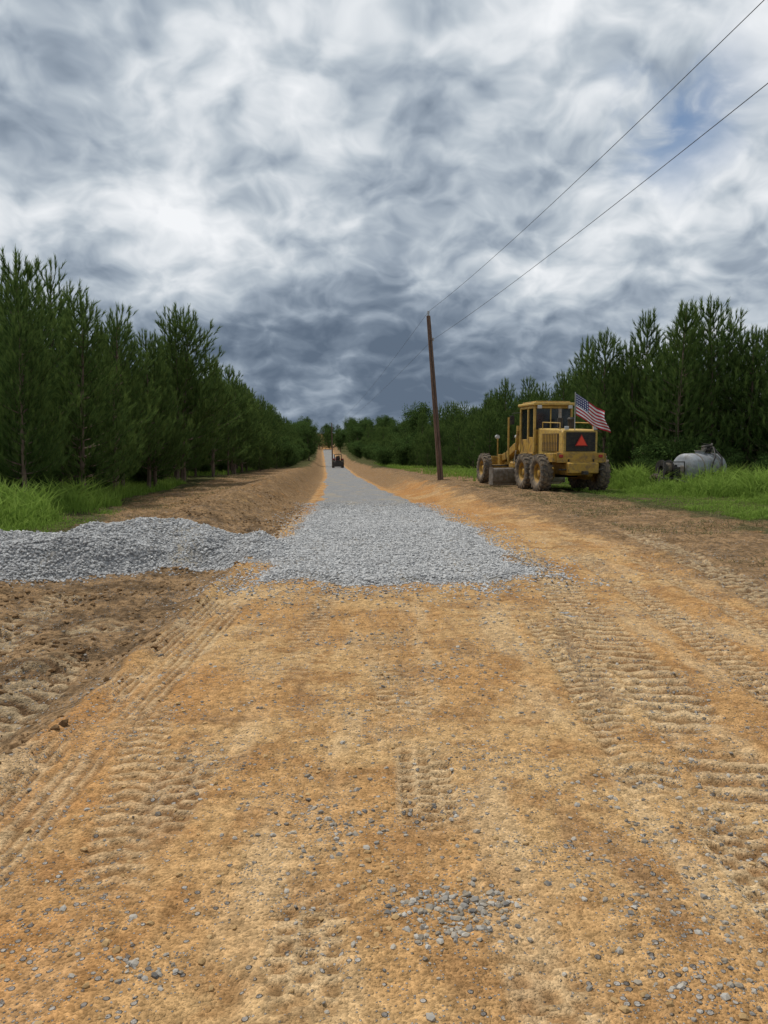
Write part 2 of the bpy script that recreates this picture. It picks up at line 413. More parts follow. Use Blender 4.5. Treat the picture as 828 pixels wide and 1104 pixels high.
tz, _, _ = tracks(X, Y)
Z = terrain(X, Y)+tz+rad*.1
onroad = (gr_off(X, Y)[1] > .0) | (pile(X, Y)[1] > 0)
X, Y, Z, rad = X[~onroad], Y[~onroad], Z[~onroad], rad[~onroad]
k = (X-rc(Y)) < -1.93
stones('soil_clods', np.stack([X, Y, Z], 1)[k], rad[k], M_clod, None, .7, 5)
stones('dry_soil_clods', np.stack([X, Y, Z], 1)[~k], rad[~k], M_clod2, None, .6, 6)

# ------------------------------------------------------------------ trees
def tube(pts, radii, k=6):
    pts = np.asarray(pts, float); V = []; F = []
    for i, p in enumerate(pts):
        d = pts[min(i+1, len(pts)-1)]-pts[max(i-1, 0)]; d /= np.linalg.norm(d)+1e-9
        a = np.cross(d, [0, 0, 1]); 
        if np.linalg.norm(a) < .1: a = np.array([1., 0, 0])
        a /= np.linalg.norm(a); b = np.cross(d, a)
        for j in range(k):
            t = 2*math.pi*j/k; V.append(p+radii[i]*(math.cos(t)*a+math.sin(t)*b))
    for i in range(len(pts)-1):
        for j in range(k): F.append((i*k+j, i*k+(j+1)%k, (i+1)*k+(j+1)%k, (i+1)*k+j))
    return np.array(V), np.array(F)
def blades(P, D, n, length, width, spread, rs, tipv):
    m = len(P); D = D/np.linalg.norm(D, axis=1)[:, None]
    r = rs.normal(size=(m, n, 3)); r /= np.linalg.norm(r, axis=2)[:, :, None]
    d = D[:, None, :]+r*spread; d /= np.linalg.norm(d, axis=2)[:, :, None]
    L = length*rs.uniform(.65, 1.1, (m, n, 1))
    o = np.cross(d, rs.normal(size=(m, n, 3))); o /= np.linalg.norm(o, axis=2)[:, :, None]+1e-6
    base = P[:, None, :]-d*L*.15+D[:, None, :]*rs.uniform(-.10, .10, (m, n, 1))
    a = base+o*width; b = base-o*width; c = base+d*L
    V = np.stack([a, b, c], 2).reshape(-1, 3)
    F = np.arange(m*n*3).reshape(-1, 3)
    tip = np.stack([np.zeros((m, n)), np.zeros((m, n)), np.ones((m, n))], 2)*.5+tipv[:, None, None]
    return V, F, np.clip(tip, 0, 1).reshape(-1)
def pine(name, seed, h, Rm, low=.1, nb=18):
    rs = np.random.RandomState(seed)
    lean = rs.uniform(-.02, .02, 2); tz = np.linspace(0, h*.97, 9)
    cx = lambda z: np.array([lean[0]*z+.04*math.sin(z*.9+seed), lean[1]*z+.04*math.cos(z*.8+seed), z])
    tv, tf = tube([cx(z) for z in tz], [max(.012, .10*(h/6.5)*(1-z/h)) for z in tz], 7)
    V = [tv]; quads = [tf]; nv = len(tv)
    P = []; D = []; T = []
    z = h*low; pw = rs.uniform(.62, .95)
    while z < h*.93:
        f = z/h
        nbr = rs.randint(5, 8) if f < .8 else rs.randint(4, 6); a0 = rs.rand()*6.28
        prof = (1-f)**pw*min(1, .66+f*1.8)*rs.uniform(.74, 1.22)
        for i in range(nbr):
            a = a0+6.283*i/nbr+rs.uniform(-.35, .35)
            L = Rm*prof*rs.uniform(.55, 1.35)+.10
            up = .06+.88*f+rs.uniform(-.15, .15)
            hd = np.array([math.cos(a), math.sin(a), 0])
            t = np.linspace(0, 1, 5)
            pts = [cx(z)+hd*L*q*math.cos(up*.9)+np.array([0, 0, L*(q*math.sin(up*.7)+.34*q*q)]) for q in t]
            if L > .4:
                bv, bf = tube(pts, [.018*(1-.8*q)*(.5+L*.5) for q in t], 3)
                V.append(bv); quads.append(bf+nv); nv += len(bv)
            nt_ = max(3, int(L/.18))
            for q in np.linspace(.28, 1, nt_):
                k = min(int(q*4), 3); fr = q*4-k; p = pts[k]*(1-fr)+pts[k+1]*fr
                d = hd*.8+np.array([0, 0, .45+.6*f+.4*q])
                P.append(p); D.append(d); T.append(.35*q*q*rs.rand())
                if q > .3 and L > .42:
                    for sd in (-1, 1):
                        if rs.rand() < .8:
                            lat = np.array([-hd[1], hd[0], 0])*sd
                            e = .18+.32*(1-abs(q-.55))*L*rs.uniform(.5, 1.1)*.7
                            pp = p+lat*e*.8+hd*e*.45+np.array([0, 0, rs.uniform(-.03, .14)])
                            P.append(pp); D.append(lat*.5+hd*.5+np.array([0, 0, .9])); T.append(.4*q*rs.rand())
            for kk in (.06, .22): P.append(pts[-1]+np.array([0, 0, kk])); D.append(hd*.2+np.array([0, 0, 1.])); T.append(rs.uniform(.2, .9))
        z += rs.uniform(.25, .38)*(h/6.5)**.5
    for q in np.linspace(h*.86, h*1.0, 8):
        P.append(cx(min(q, h))); D.append(np.array([rs.uniform(-.1,.1), rs.uniform(-.1,.1), 1.])); T.append(.4)
    P = np.array(P); D = np.array(D); T = np.array(T)
    bv, bf, bt = blades(P, D, nb, .25, .0108, .45, rs, T)
    tv = np.concatenate(V); q = np.concatenate(quads)
    tq = np.concatenate([q[:, [0, 1, 2]], q[:, [0, 2, 3]]])
    F = np.concatenate([tq, bf+len(tv)])
    mi = np.concatenate([np.zeros(len(tq)), np.ones(len(bf))])
    return mk_mesh(name, np.concatenate([tv, bv]), F, [M_bark, M_needle], mi, dict(tip=np.concatenate([np.zeros(len(tv)), bt])))
def broad(name, seed, h, Rm, nleaf=60, leaf=.075):
    rs = np.random.RandomState(seed)
    V = []; Q = []; nv = 0; tips = []
    tr = [(0,0,0), (.05,.03,h*.25), (.0,.08,h*.5), (.1,.0,h*.75)]
    tv, tf = tube(tr, [.16*h/8, .12*h/8, .09*h/8, .04*h/8], 7); V.append(tv); Q.append(tf); nv += len(tv)
    for i in range(34):
        f = rs.uniform(.12, .78); st = np.array([0, 0, h*f]); a = rs.rand()*6.28
        L = Rm*(1.15-abs(f-.45)*1.0)*rs.uniform(.6, 1.1); up = rs.uniform(.2, .9)
        en = st+np.array([math.cos(a)*L*math.cos(up), math.sin(a)*L*math.cos(up), L*math.sin(up)+.1*h])
        mid = (st+en)/2+rs.uniform(-.15, .15, 3)
        bv, bf = tube([st, mid, en], [.04, .025, .01], 4); V.append(bv); Q.append(bf+nv); nv += len(bv)
        for q in (.45, .65, .85, 1.0):
            for _ in range(3):
                tips.append((st*(1-q)+en*q)+rs.normal(size=3)*.16*Rm)
    tips = np.array(tips); m = len(tips)
    c = tips[:, None, :]+rs.normal(size=(m, nleaf, 3))*np.array([.26, .26, .18])*(Rm/2)**.6
    d1 = rs.normal(size=(m, nleaf, 3)); d1 /= np.linalg.norm(d1, axis=2)[:, :, None]
    d2 = np.cross(d1, rs.normal(size=(m, nleaf, 3))); d2 /= np.linalg.norm(d2, axis=2)[:, :, None]
    lv = np.stack([c-d1*leaf, c+d2*leaf*.6, c+d1*leaf, c-d2*leaf*.6], 2).reshape(-1, 3)
    lf = np.arange(len(lv)).reshape(-1, 4)
    tv = np.concatenate(V); q = np.concatenate(Q)
    tipa = np.repeat(rs.rand(m*nleaf)**3, 4)
    return mk_mesh(name, np.concatenate([tv, lv]), np.concatenate([q, lf+len(tv)]), [M_bark, M_leaf],
        np.concatenate([np.zeros(len(q)), np.ones(len(lf))]), dict(tip=np.concatenate([np.zeros(len(tv)), tipa])))
PM = [pine('pine_mesh_%d' % i, 100+i*7, 6.2+.3*(i % 3), 1.50+.2*(i % 3), .10+.05*(i % 3)) for i in range(8)]
PS = [pine('young_pine_mesh_%d' % i, 300+i*7, 3.8, 1.4, .04) for i in range(3)]
BM = [broad('broadleaf_mesh_%d' % i, 500+i*3, 8.5, 2.4, 34, .10) for i in range(2)]
SM = [broad('shrub_mesh_%d' % i, 600+i*3, 2.2, 1.2, 30, .06) for i in range(2)]
def gz1(x, y): return float(terrain(np.array([x]), np.array([y]), False)[0])
mass = empty('distant_tree_mass')
rs = np.random.RandomState(11)
def plant(meshes, name, x, y, sc, far):
    m = meshes[rs.randint(len(meshes))]
    wz = rs.uniform(.86, 1.12)
    o = add_obj(name if not far else 'distant_tree', m, mass if far else None, (x, y, gz1(x, y)-.05), (rs.uniform(-.04,.04), rs.uniform(-.04,.04), rs.rand()*6.28), (sc*wz, sc*wz*rs.uniform(.95,1.05), sc*rs.uniform(.96,1.04)))
    return o
cfar = 75
def row(c, y0, y1, step, meshes, name, smin, smax, jit=.35, skip=.02):
    y = y0
    while y < y1:
        x = float(rc(y))+c; sc = rs.uniform(smin, smax)
        if rs.rand() < .22: sc *= .76
        if y < 24 and x < 0 and sc > .8: sc *= .86
        if rs.rand() > skip: plant(meshes, name, x+rs.normal()*jit, y+rs.normal()*jit, sc, y > cfar)
        y += step*(1 if y < cfar else 1.45)*rs.uniform(.7, 1.35)
for i, c in enumerate((-8.5, -10.7, -13.3)):
    row(c, 18.2+i*1.2, (270, 220, 130)[i], 1.8+.2*i, PM, 'pine_tree', .86, 1.16, .45)
row(-16.5, 26, 60, 3.0, PM, 'pine_tree', .9, 1.08)
for i, c in enumerate((12.9, 15.3, 18.0)):
    row(c+.4, (33.5, 31, 29)[i], (270, 220, 110)[i], 2.0+.2*i, PM, 'pine_tree', .86, 1.20, .45)
for x, y, sc in ((11.9,31.5,1.14),(13.6,32.0,1.20),(15.3,30.2,1.00),(16.9,30.5,1.03),(18.6,31.0,1.03),(9.8,34.5,1.03),(17.2,27.4,.86),(20,28.5,1.03),(12.9,33.9,1.22),(14.9,34,1.10),(16.2,32.6,1.03),(10.8,33.4,.92)):
    plant(PM, 'pine_tree', x, y, sc, False)
row(10.4, 60, 240, 3.2, PS, 'young_pine', .8, 1.2, .7)
row(8.0, 72, 230, 4.0, PS, 'young_pine', .55, 1.0, .8)
row(-6.8, 60, 230, 5.0, PS, 'young_pine', .5, .95, .5, .3)
row(-6.2, 80, 230, 5.5, SM, 'shrub', .7, 1.3, .6)
row(6.6, 85, 220, 5.0, SM, 'shrub', .7, 1.3, .6)
row(-9.3, 18.5, 70, 2.6, SM, 'shrub', .25, .5, .5, .2)
row(-12.0, 17, 60, 2.0, SM, 'shrub', .4, .9, .5, .1)
row(-14.5, 20, 60, 3.0, PS, 'young_pine', .4, .8, .5, .2)
row(13.0, 33, 70, 2.4, SM, 'shrub', .3, .85, .6, .2)
for x, y, sc in ((9.2,33.2,.5),(10.6,30.6,.45),(14.4,28.9,.45),(15.6,27.6,.5),(13.4,30.2,.55),(17,26,.5),(12.2,30.4,.7),(15.8,29.4,.7),(18,28.2,.7),(11.2,31.2,.7)): plant(SM, 'shrub', x, y, sc, False)
for x, y, sc in ((5.2,122,1.06),(3.0,150,.85),(-27.5,235,1.15),(-24,215,1.0),(-29,255,1.1),(-19.5,185,.9),(-14,250,.9),(-9,262,1.0),(-13.6,140,.8)):
    plant(BM, 'oak_tree', x, y, sc, True)
for i in range(220):
    y = rs.uniform(275, 330); x = rs.uniform(-100, 80)
    if abs(x-float(rc(y))) < 3 and y < 285: continue
    plant(PM if rs.rand() < .6 else BM, 'pine_tree', x, y, rs.uniform(.85, 1.4), True)

# ------------------------------------------------------------------ grass
def grass_obj(name, X, Y, hgt, mat, seed, wid=.012, lean=.35):
    r = np.random.RandomState(seed); n = len(X)
    Z = terrain(X, Y)-.01; a = r.rand(n)*6.283; o = np.stack([np.cos(a), np.sin(a), 0*a], 1)*wid*(.6+hgt[:, None]*1.2)
    P = np.stack([X, Y, Z], 1); ln = r.normal(size=(n, 2))*lean*hgt[:, None]
    mid = P+np.stack([ln[:, 0]*.35, ln[:, 1]*.35, hgt*.6], 1); tip = P+np.stack([ln[:, 0], ln[:, 1], hgt*r.uniform(.75, 1, n)], 1)
    V = np.stack([P-o, P+o, mid-o*.8, mid+o*.8, tip], 1).reshape(-1, 3); b = np.arange(n)[:, None]*5
    F = np.concatenate([b+[0, 1, 3], b+[0, 3, 2], b+[2, 3, 4]])
    t = np.tile([0, 0, .25, .25, .8], n)*np.repeat(r.uniform(.3, 1.2, n), 5)
    add_obj(name, mk_mesh(name, V, F, [mat], None, dict(tip=np.clip(t, 0, 1))))
r = np.random.RandomState(5)
def region(n, s0, s1, y0, y1, size, thr, pw=1.2):
    Y = y0+(y1-y0)*r.rand(n)**pw; X = r.uniform(s0, s1, n)+rc(Y)
    k = (fbm(X, Y, size, 3, 15)+r.uniform(-.3, .3, n)) > thr
    return X[k], Y[k]
X, Y = region(150000, 7.4, 21, 15.5, 36, 1.6, -.18)
s_ = X-rc(Y); hg = (.08+.70*ss(9.2, 12.0, s_+fbm(X, Y, 2, 2, 5)*2.5))*r.uniform(.4, 1.35, len(X))*(.85+1.0*fbm(X, Y, .8, 2, 6)); hg = np.clip(hg, .04, 1.15)
Xl, Yl = region(80000, -13.0, -5.9, 9, 34, 1.3, -.12)
kk = (-(Xl-rc(Yl))) > 6.0+1.6*ss(17, 24, Yl); Xl, Yl = Xl[kk], Yl[kk]
hl = (.07+.62*ss(-6.2, -7.8, Xl-rc(Yl)))*r.uniform(.3, 1.3, len(Xl))*(.85+1.0*fbm(Xl, Yl, .8, 2, 6)); hl = np.clip(hl, .04, 1.0)
hl *= 1-.6*ss(19, 27, Yl)
grass_obj('tall_grass', np.concatenate([X, Xl]), np.concatenate([Y, Yl]), np.concatenate([hg, hl]), M_grass, 6, .011, .45)
X, Y = region(55000, 4.4, 13, 10, 32, 1.6, .05)
X2, Y2 = region(26000, -7.6, -5.0, 10, 45, 1.2, .0)
X = np.concatenate([X, X2]); Y = np.concatenate([Y, Y2])
grass_obj('cut_grass', X, Y, r.uniform(.015, .08, len(X)), M_dry, 8, .009, 1.0)
X, Y = region(45000, 10, 20, 34, 75, 3, -.1); X2, Y2 = region(14000, -12, -8.0, 34, 90, 3, .05); X3, Y3 = region(22000, 4.8, 12, 34, 110, 3, .05)
X = np.concatenate([X, X2, X3]); Y = np.concatenate([Y, Y2, Y3])
grass_obj('verge_grass', X, Y, r.uniform(.08, .4, len(X)), M_grass, 9, .018)

# ------------------------------------------------------------------ part helpers
def box(name, par, mat, c, sz, rot=(0,0,0), bev=.015):
    x, y, z = np.array(sz)/2
    V = [(-x,-y,-z),(x,-y,-z),(x,y,-z),(-x,y,-z),(-x,-y,z),(x,-y,z),(x,y,z),(-x,y,z)]
    F = [(0,3,2,1),(4,5,6,7),(0,1,5,4),(1,2,6,5),(2,3,7,6),(3,0,4,7)]
    o = add_obj(name, mk_mesh(name, V, F, [mat]), par, c, rot)
    if bev: md = o.modifiers.new('bevel', 'BEVEL'); md.width = min(bev, min(sz)*.3); md.segments = 2
    return o
def prism(name, par, mat, prof, x0, x1, bev=.02):
    n = len(prof); bm = bpy.data.meshes.new(name)
    V = [(x0, p[0], p[1]) for p in prof]+[(x1, p[0], p[1]) for p in prof]
    F = [tuple(range(n)), tuple(range(2*n-1, n-1, -1))]+[(i, i+n, (i+1)%n+n, (i+1)%n) for i in range(n)]
    bm.from_pydata(V, [], F); bm.materials.append(mat); bm.update()
    o = add_obj(name, bm, par)
    if bev: md = o.modifiers.new('bevel', 'BEVEL'); md.width = bev; md.segments = 2
    return o
def cyl(name, par, mat, p1, p2, r1, r2=None, k=14):
    r2 = r1 if r2 is None else r2
    V, F = tube([p1, p2], [r1, r2], k); V = [tuple(v) for v in V]; F = [tuple(int(q) for q in f) for f in F]
    F += [tuple(range(k)), tuple(range(2*k-1, k-1, -1))]
    me = bpy.data.meshes.new(name); me.from_pydata(V, [], F); me.materials.append(mat); me.update()
    return add_obj(name, me, par)
def polytube(name, par, mat, pts, r, k=8):
    V, F = tube(pts, [r]*len(pts), k); return add_obj(name, mk_mesh(name, V, F, [mat], smooth=True), par)
def lathe_x(prof, k=36, closed=True):
    V = []; F = []; n = len(prof)
    for j in range(k):
        a = 2*math.pi*j/k
        for x, r_ in prof: V.append((x, r_*math.cos(a), r_*math.sin(a)))
    for j in range(k):
        for i in range(n if closed else n-1): F.append((j*n+i, j*n+(i+1)%n, ((j+1)%k)*n+(i+1)%n, ((j+1)%k)*n+i))
    return V, F
def wheel(name, par, c, rad, w, side, lugs=22, rimmat=None, tilt=0, hub=.5):
    e = empty(name, c, (0, tilt, 0)); e.parent = par
    h = w/2; ri = rad*hub
    prof = [(-h*.75, ri), (-h, rad*.66), (-h*1.02, rad*.8), (-h*.9, rad*.92), (-h*.5, rad*.955), (h*.5, rad*.955), (h*.9, rad*.92), (h*1.02, rad*.8), (h, rad*.66), (h*.75, ri)]
    V, F = lathe_x(prof, 40); add_obj('tyre', mk_mesh('tyre', V, F, [M_rubber], smooth=True), e)
    V = []; F = []
    for i in range(lugs):
        for sd in (-1, 1):
            a0 = 2*math.pi*(i+(.5 if sd > 0 else 0))/lugs; da = .55*2*math.pi/lugs; b = len(V)
            for (xx, r0, r1, sh) in ((.04*w*sd, rad*.94, rad*1.0, .5), (h*.95*sd, rad*.90, rad*.985, -.15), (h*1.04*sd, rad*.78, rad*.80, -.3)):
                for aa in (a0+da*sh, a0+da*(sh+.75)):
                    V.append((xx, r0*math.cos(aa), r0*math.sin(aa))); V.append((xx, r1*math.cos(aa), r1*math.sin(aa)))
            for k_ in (0, 4):
                q = b+k_; F += [(q+1, q+3, q+7, q+5), (q, q+1, q+5, q+4), (q+2, q+6, q+7, q+3)]
            F += [(b, b+2, b+3, b+1)]
    add_obj('tread', mk_mesh('tread', V, F, [M_rubber]), e)
    s_ = side
    P2 = [(h*.74*s_, ri*1.03), (h*.6*s_, ri*.93), (h*.15*s_, ri*.88), (h*.1*s_, ri*.5), (h*.35*s_, ri*.34), (h*.5*s_, ri*.30), (h*.52*s_, .002)]
    V, F = lathe_x(P2, 28, False); add_obj('rim', mk_mesh('rim', V, F, [rimmat or M_yellow], smooth=False), e)
    P2 = [(-h*.74*s_, ri*1.03), (-h*.4*s_, ri*.9), (-h*.1*s_, ri*.86), (-h*.1*s_, .002)]
    V, F = lathe_x(P2, 28, False); add_obj('rim_back', mk_mesh('rim_back', V, F, [rimmat or M_yellow]), e)
    for i in range(8):
        a = 6.283*i/8; p = (h*.22*s_, ri*.62*math.cos(a), ri*.62*math.sin(a)); cyl('lug_nut', e, M_steel, (h*.0, p[1], p[2]), p, .022, k=6)
    return e

# ------------------------------------------------------------------ motor grader
gx0, gy0 = 6.45, 28.15
g = empty('motor_grader', (gx0, gy0, gz1(gx0, gy0)-.02), (0, 0, math.radians(10)))
for sd, nm in ((-1, 'left'), (1, 'right')):
    for yy_, n2 in ((-.78, 'rear'), (.78, 'mid')):
        wheel('wheel_%s_%s' % (n2, nm), g, (sd*1.06, yy_, .67), .68, .40, sd, 20)
    wheel('wheel_front_%s' % nm, g, (sd*1.02, 6.0, .64), .65, .34, sd, 20, tilt=.05)
    prism('tandem_case_%s' % nm, g, M_yellow, [(-1.0,.55),(-.9,.85),(0,1.0),(.9,.85),(1.0,.55),(.8,.42),(-.8,.42)], sd*.70-.09, sd*.70+.09)
cyl('rear_axle', g, M_black, (-.8, 0, .68), (.8, 0, .68), .2)
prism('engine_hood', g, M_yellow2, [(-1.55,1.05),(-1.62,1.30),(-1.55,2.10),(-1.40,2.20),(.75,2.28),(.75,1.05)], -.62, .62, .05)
prism('chassis_rear', g, M_yellow, [(-1.75,.62),(-1.75,1.02),(1.4,1.02),(1.9,1.30),(1.9,.85),(1.2,.62)], -.45, .45, .02)
box('rear_panel', g, M_yellow, (0, -1.66, 1.22), (1.72, .10, .34))
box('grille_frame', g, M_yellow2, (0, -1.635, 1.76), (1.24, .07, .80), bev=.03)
box('radiator_grille', g, M_black, (0, -1.675, 1.77), (1.06, .03, .66), bev=.0)
for i in range(9): box('grille_bar', g, M_black, (0, -1.70, 1.48+.073*i), (1.06, .03, .022), bev=0)
for sd in (-1, 1):
    box('side_louver_panel', g, M_black, (sd*.632, -.5, 1.75), (.02, 1.5, .62), bev=0)
    for i in range(10): box('louver', g, M_yellow, (sd*.65, -1.15+.145*i, 1.75), (.02, .05, .60), bev=0)
    box('fender_box', g, M_yellow, (sd*.80, -1.25, 1.22), (.36, .75, .30))
    box('tail_light', g, M_red, (sd*.72, -1.73, 1.28), (.14, .05, .10))
    box('work_light', g, M_gray, (sd*.52, -1.68, 2.24), (.14, .08, .12))
    box('rear_step', g, M_black, (sd*.62, -1.76, .82), (.36, .14, .05))
    box('step_hanger', g, M_black, (sd*.45, -1.74, 1.0), (.03, .08, .35), bev=0)
    polytube('grab_rail', g, M_yellow2, [(sd*.60,-1.3,2.2),(sd*.60,-1.3,2.42),(sd*.60,.3,2.48),(sd*.60,.3,2.25)], .018)
prism('counterweight', g, M_yellow, [(-1.98,.70),(-1.98,1.04),(-1.70,1.10),(-1.70,.66)], -.55, .55, .03)
box('tow_hitch', g, M_black, (0, -2.06, .72), (.18, .22, .12))
cyl('air_cleaner', g, M_black, (.30, -.15, 2.24), (.30, -.15, 2.58), .12); cyl('air_cleaner_cap', g, M_black, (.30,-.15,2.58), (.30,-.15,2.66), .15, .10)
cyl('exhaust_stack', g, M_steel, (-.25, -.45, 2.24), (-.25, -.45, 2.95), .055); cyl('muffler', g, M_black, (-.25,-.45,2.28), (-.25,-.45,2.62), .10)
tri = empty('slow_vehicle_triangle', (.0, -1.745, 1.76)); tri.parent = g
def tri_part(nm, sz, yo, mat):
    a = [(-sz, yo, -sz*.58), (sz, yo, -sz*.58), (0, yo, sz*1.15)]; me = bpy.data.meshes.new(nm)
    V = a+[(x, yy+.006, z) for x, yy, z in a]; me.from_pydata(V, [], [(0,1,2),(5,4,3),(0,3,4,1),(1,4,5,2),(2,5,3,0)]); me.materials.append(mat); me.update(); add_obj(nm, me, tri)
tri_part('red_border', .23, 0, M_red); tri_part('orange_centre', .18, -.010, M_sign)
cz0, cz1 = 1.32, 3.12; y0, y1 = .80, 2.25; hw = .72
box('cab_floor', g, M_yellow, (0, (y0+y1)/2, cz0), (1.5, 1.5, .12))
box('cab_lower_rear', g, M_yellow, (0, y0+.02, 1.80), (1.40, .06, .86))
for sd in (-1, 1):
    for yp in (y0, y1, (y0+y1)/2-.1):
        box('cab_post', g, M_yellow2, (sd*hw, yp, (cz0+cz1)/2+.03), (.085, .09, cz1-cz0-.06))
    box('cab_door_lower', g, M_yellow, (sd*(hw-.005), y0+.32, 1.66), (.05, .55, .58))
    box('cab_side_lower', g, M_yellow, (sd*(hw-.005), y1-.40, 1.62), (.05, .62, .50))
    box('side_window_rear', g, M_glass, (sd*(hw-.01), y0+.33, 2.52), (.012, .54, 1.08), bev=0)
    box('side_window_front', g, M_glass, (sd*(hw-.01), y1-.40, 2.46), (.012, .66, 1.18), bev=0)
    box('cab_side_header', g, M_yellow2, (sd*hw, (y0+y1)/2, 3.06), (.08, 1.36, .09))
    polytube('mirror_arm', g, M_black, [(sd*.74,y1,2.9),(sd*1.02,y1+.15,2.88),(sd*1.02,y1+.15,2.5)], .014)
    box('mirror', g, M_black, (sd*1.04, y1+.13, 2.62), (.18, .03, .34))
    box('ladder_tread', g, M_black, (sd*.92, 1.75, 1.05), (.30, .40, .04)); box('ladder_tread', g, M_black, (sd*.95, 1.75, .72), (.26, .38, .04))
    box('ladder_side', g, M_black, (sd*.92, 1.93, .98), (.26, .03, .62), bev=0); 
box('rear_window', g, M_glass, (0, y0, 2.60), (1.34, .012, .80), bev=0)
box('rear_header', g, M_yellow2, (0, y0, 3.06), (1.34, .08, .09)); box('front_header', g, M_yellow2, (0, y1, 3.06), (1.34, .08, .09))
box('rear_mullion', g, M_yellow2, (-.1, y0, 2.6), (.05, .05, .82))
box('windshield', g, M_glass, (0, y1, 2.4), (1.34, .012, 1.2), bev=0)
box('windshield_lower', g, M_yellow, (0, y1, 1.6), (1.34, .05, .45))
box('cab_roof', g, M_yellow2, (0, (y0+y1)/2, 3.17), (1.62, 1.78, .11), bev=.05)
box('roof_cap', g, M_yellow, (0, (y0+y1)/2, 3.25), (1.35, 1.45, .07), bev=.03)
for sd in (-1, 1): box('roof_light', g, M_gray, (sd*.6, y0-.16, 3.06), (.16, .10, .12))
box('operator_seat', g, M_black, (0, 1.25, 1.85), (.5, .5, .14)); box('seat_back', g, M_black, (0, 1.02, 2.2), (.48, .12, .6), (.1,0,0))
cyl('steering_column', g, M_black, (0, 2.1, 1.4), (0, 1.8, 2.1), .05); 
for i in range(5): cyl('control_lever', g, M_black, (-.4+.2*i, 1.95, 1.5), (-.42+.21*i, 1.8, 2.15), .012)
box('fuel_box_left', g, M_yellow, (-.80, 1.15, 1.15), (.36, .62, .36)); box('fuel_box_right', g, M_yellow, (.80, 1.15, 1.15), (.36, .62, .36))
prism('main_beam', g, M_yellow, [(1.7,1.18),(2.4,1.35),(3.2,1.78),(4.6,1.72),(5.6,1.36),(6.35,1.20),(6.35,.88),(5.6,1.02),(4.5,1.40),(3.2,1.46),(2.5,1.05),(1.7,.88)], -.17, .17, .03)
box('front_bolster', g, M_yellow, (0, 6.28, .98), (.55, .30, .50)); box('front_axle', g, M_yellow, (0, 6.0, .66), (1.75, .20, .24))
for sd in (-1, 1): box('axle_knuckle', g, M_black, (sd*.82, 6.0, .66), (.14, .3, .42))
polytube('tie_rod', g, M_black, [(-.8,5.75,.75),(.8,5.75,.75)], .03); box('push_plate', g, M_yellow, (0, 6.62, .9), (1.0, .10, .5))
prism('drawbar', g, M_yellow, [(6.1,.78),(3.6,.84),(3.6,.98),(6.1,.92)], -.09, .09)
for sd in (-1, 1): polytube('drawbar_leg', g, M_yellow, [(0,5.2,.88),(sd*.62,3.6,.9),(sd*.6,3.0,.9)], .07, 6)
V, F = lathe_x([(-.05,.60),(-.05,.78),(.05,.78),(.05,.60)], 36); o = add_obj('circle', mk_mesh('circle', V, F, [M_yellow]), g, (0,3.3,.80), (0, math.radians(90), 0))
mb = empty('moldboard_group', (0, 3.35, .0), (0, 0, math.radians(18))); mb.parent = g
arc = [(-.16-.16*math.cos(t)+.05, .43+.33*math.sin(t)) for t in np.linspace(-1.25, 1.25, 9)]
prof = [(p[0]+.1, p[1]) for p in arc]; prof2 = [(p[0]+.135, p[1]) for p in arc[::-1]]
prism('moldboard', mb, M_steel, prof+prof2, -1.83, 1.83, 0)
box('cutting_edge', mb, M_steel, (0, .06, .10), (3.66, .03, .14), bev=0)
for sd in (-1, 1):
    box('end_bit', mb, M_steel, (sd*1.84, -.02, .42), (.03, .26, .68), bev=0); box('blade_arm', mb, M_yellow, (sd*.6, -.02, .58), (.14, .35, .4))
    cyl('lift_cylinder_%d' % (sd+1), g, M_yellow, (sd*.55, 3.0, 2.25), (sd*.60, 3.1, 1.45), .07); cyl('lift_rod', g, M_chrome, (sd*.60,3.1,1.47), (sd*.65,3.2,.92), .035)
    box('lift_bracket', g, M_yellow, (sd*.36, 3.0, 1.85), (.42, .16, .30))
    cyl('cylinder_head', g, M_yellow2, (sd*.55,3.0,2.2), (sd*.54,3.0,2.42), .085)
box('lift_saddle', g, M_yellow, (0, 3.0, 1.70), (.50, .42, .56))
cyl('side_shift_cylinder', g, M_black, (-.35, 2.75, 1.6), (.5, 3.0, .95), .06)
for sd in (-1, 1): cyl('headlight_post', g, M_yellow, (sd*.45, 5.9, 1.2), (sd*.45, 5.9, 1.95), .03); 
for sd in (-1, 1): cyl('headlight', g, M_gray, (sd*.45, 5.88, 2.0), (sd*.45, 6.02, 2.0), .09)
cyl('marker_post', g, M_yellow2, (-.98, 2.95, 1.0), (-.98, 2.95, 2.75), .04)
polytube('hose_a', g, M_black, [(-.2,2.2,1.5),(-.35,2.6,2.0),(-.5,2.9,2.2)], .02); polytube('hose_b', g, M_black, [(.2,2.2,1.5),(.35,2.6,2.0),(.5,2.9,2.2)], .02)

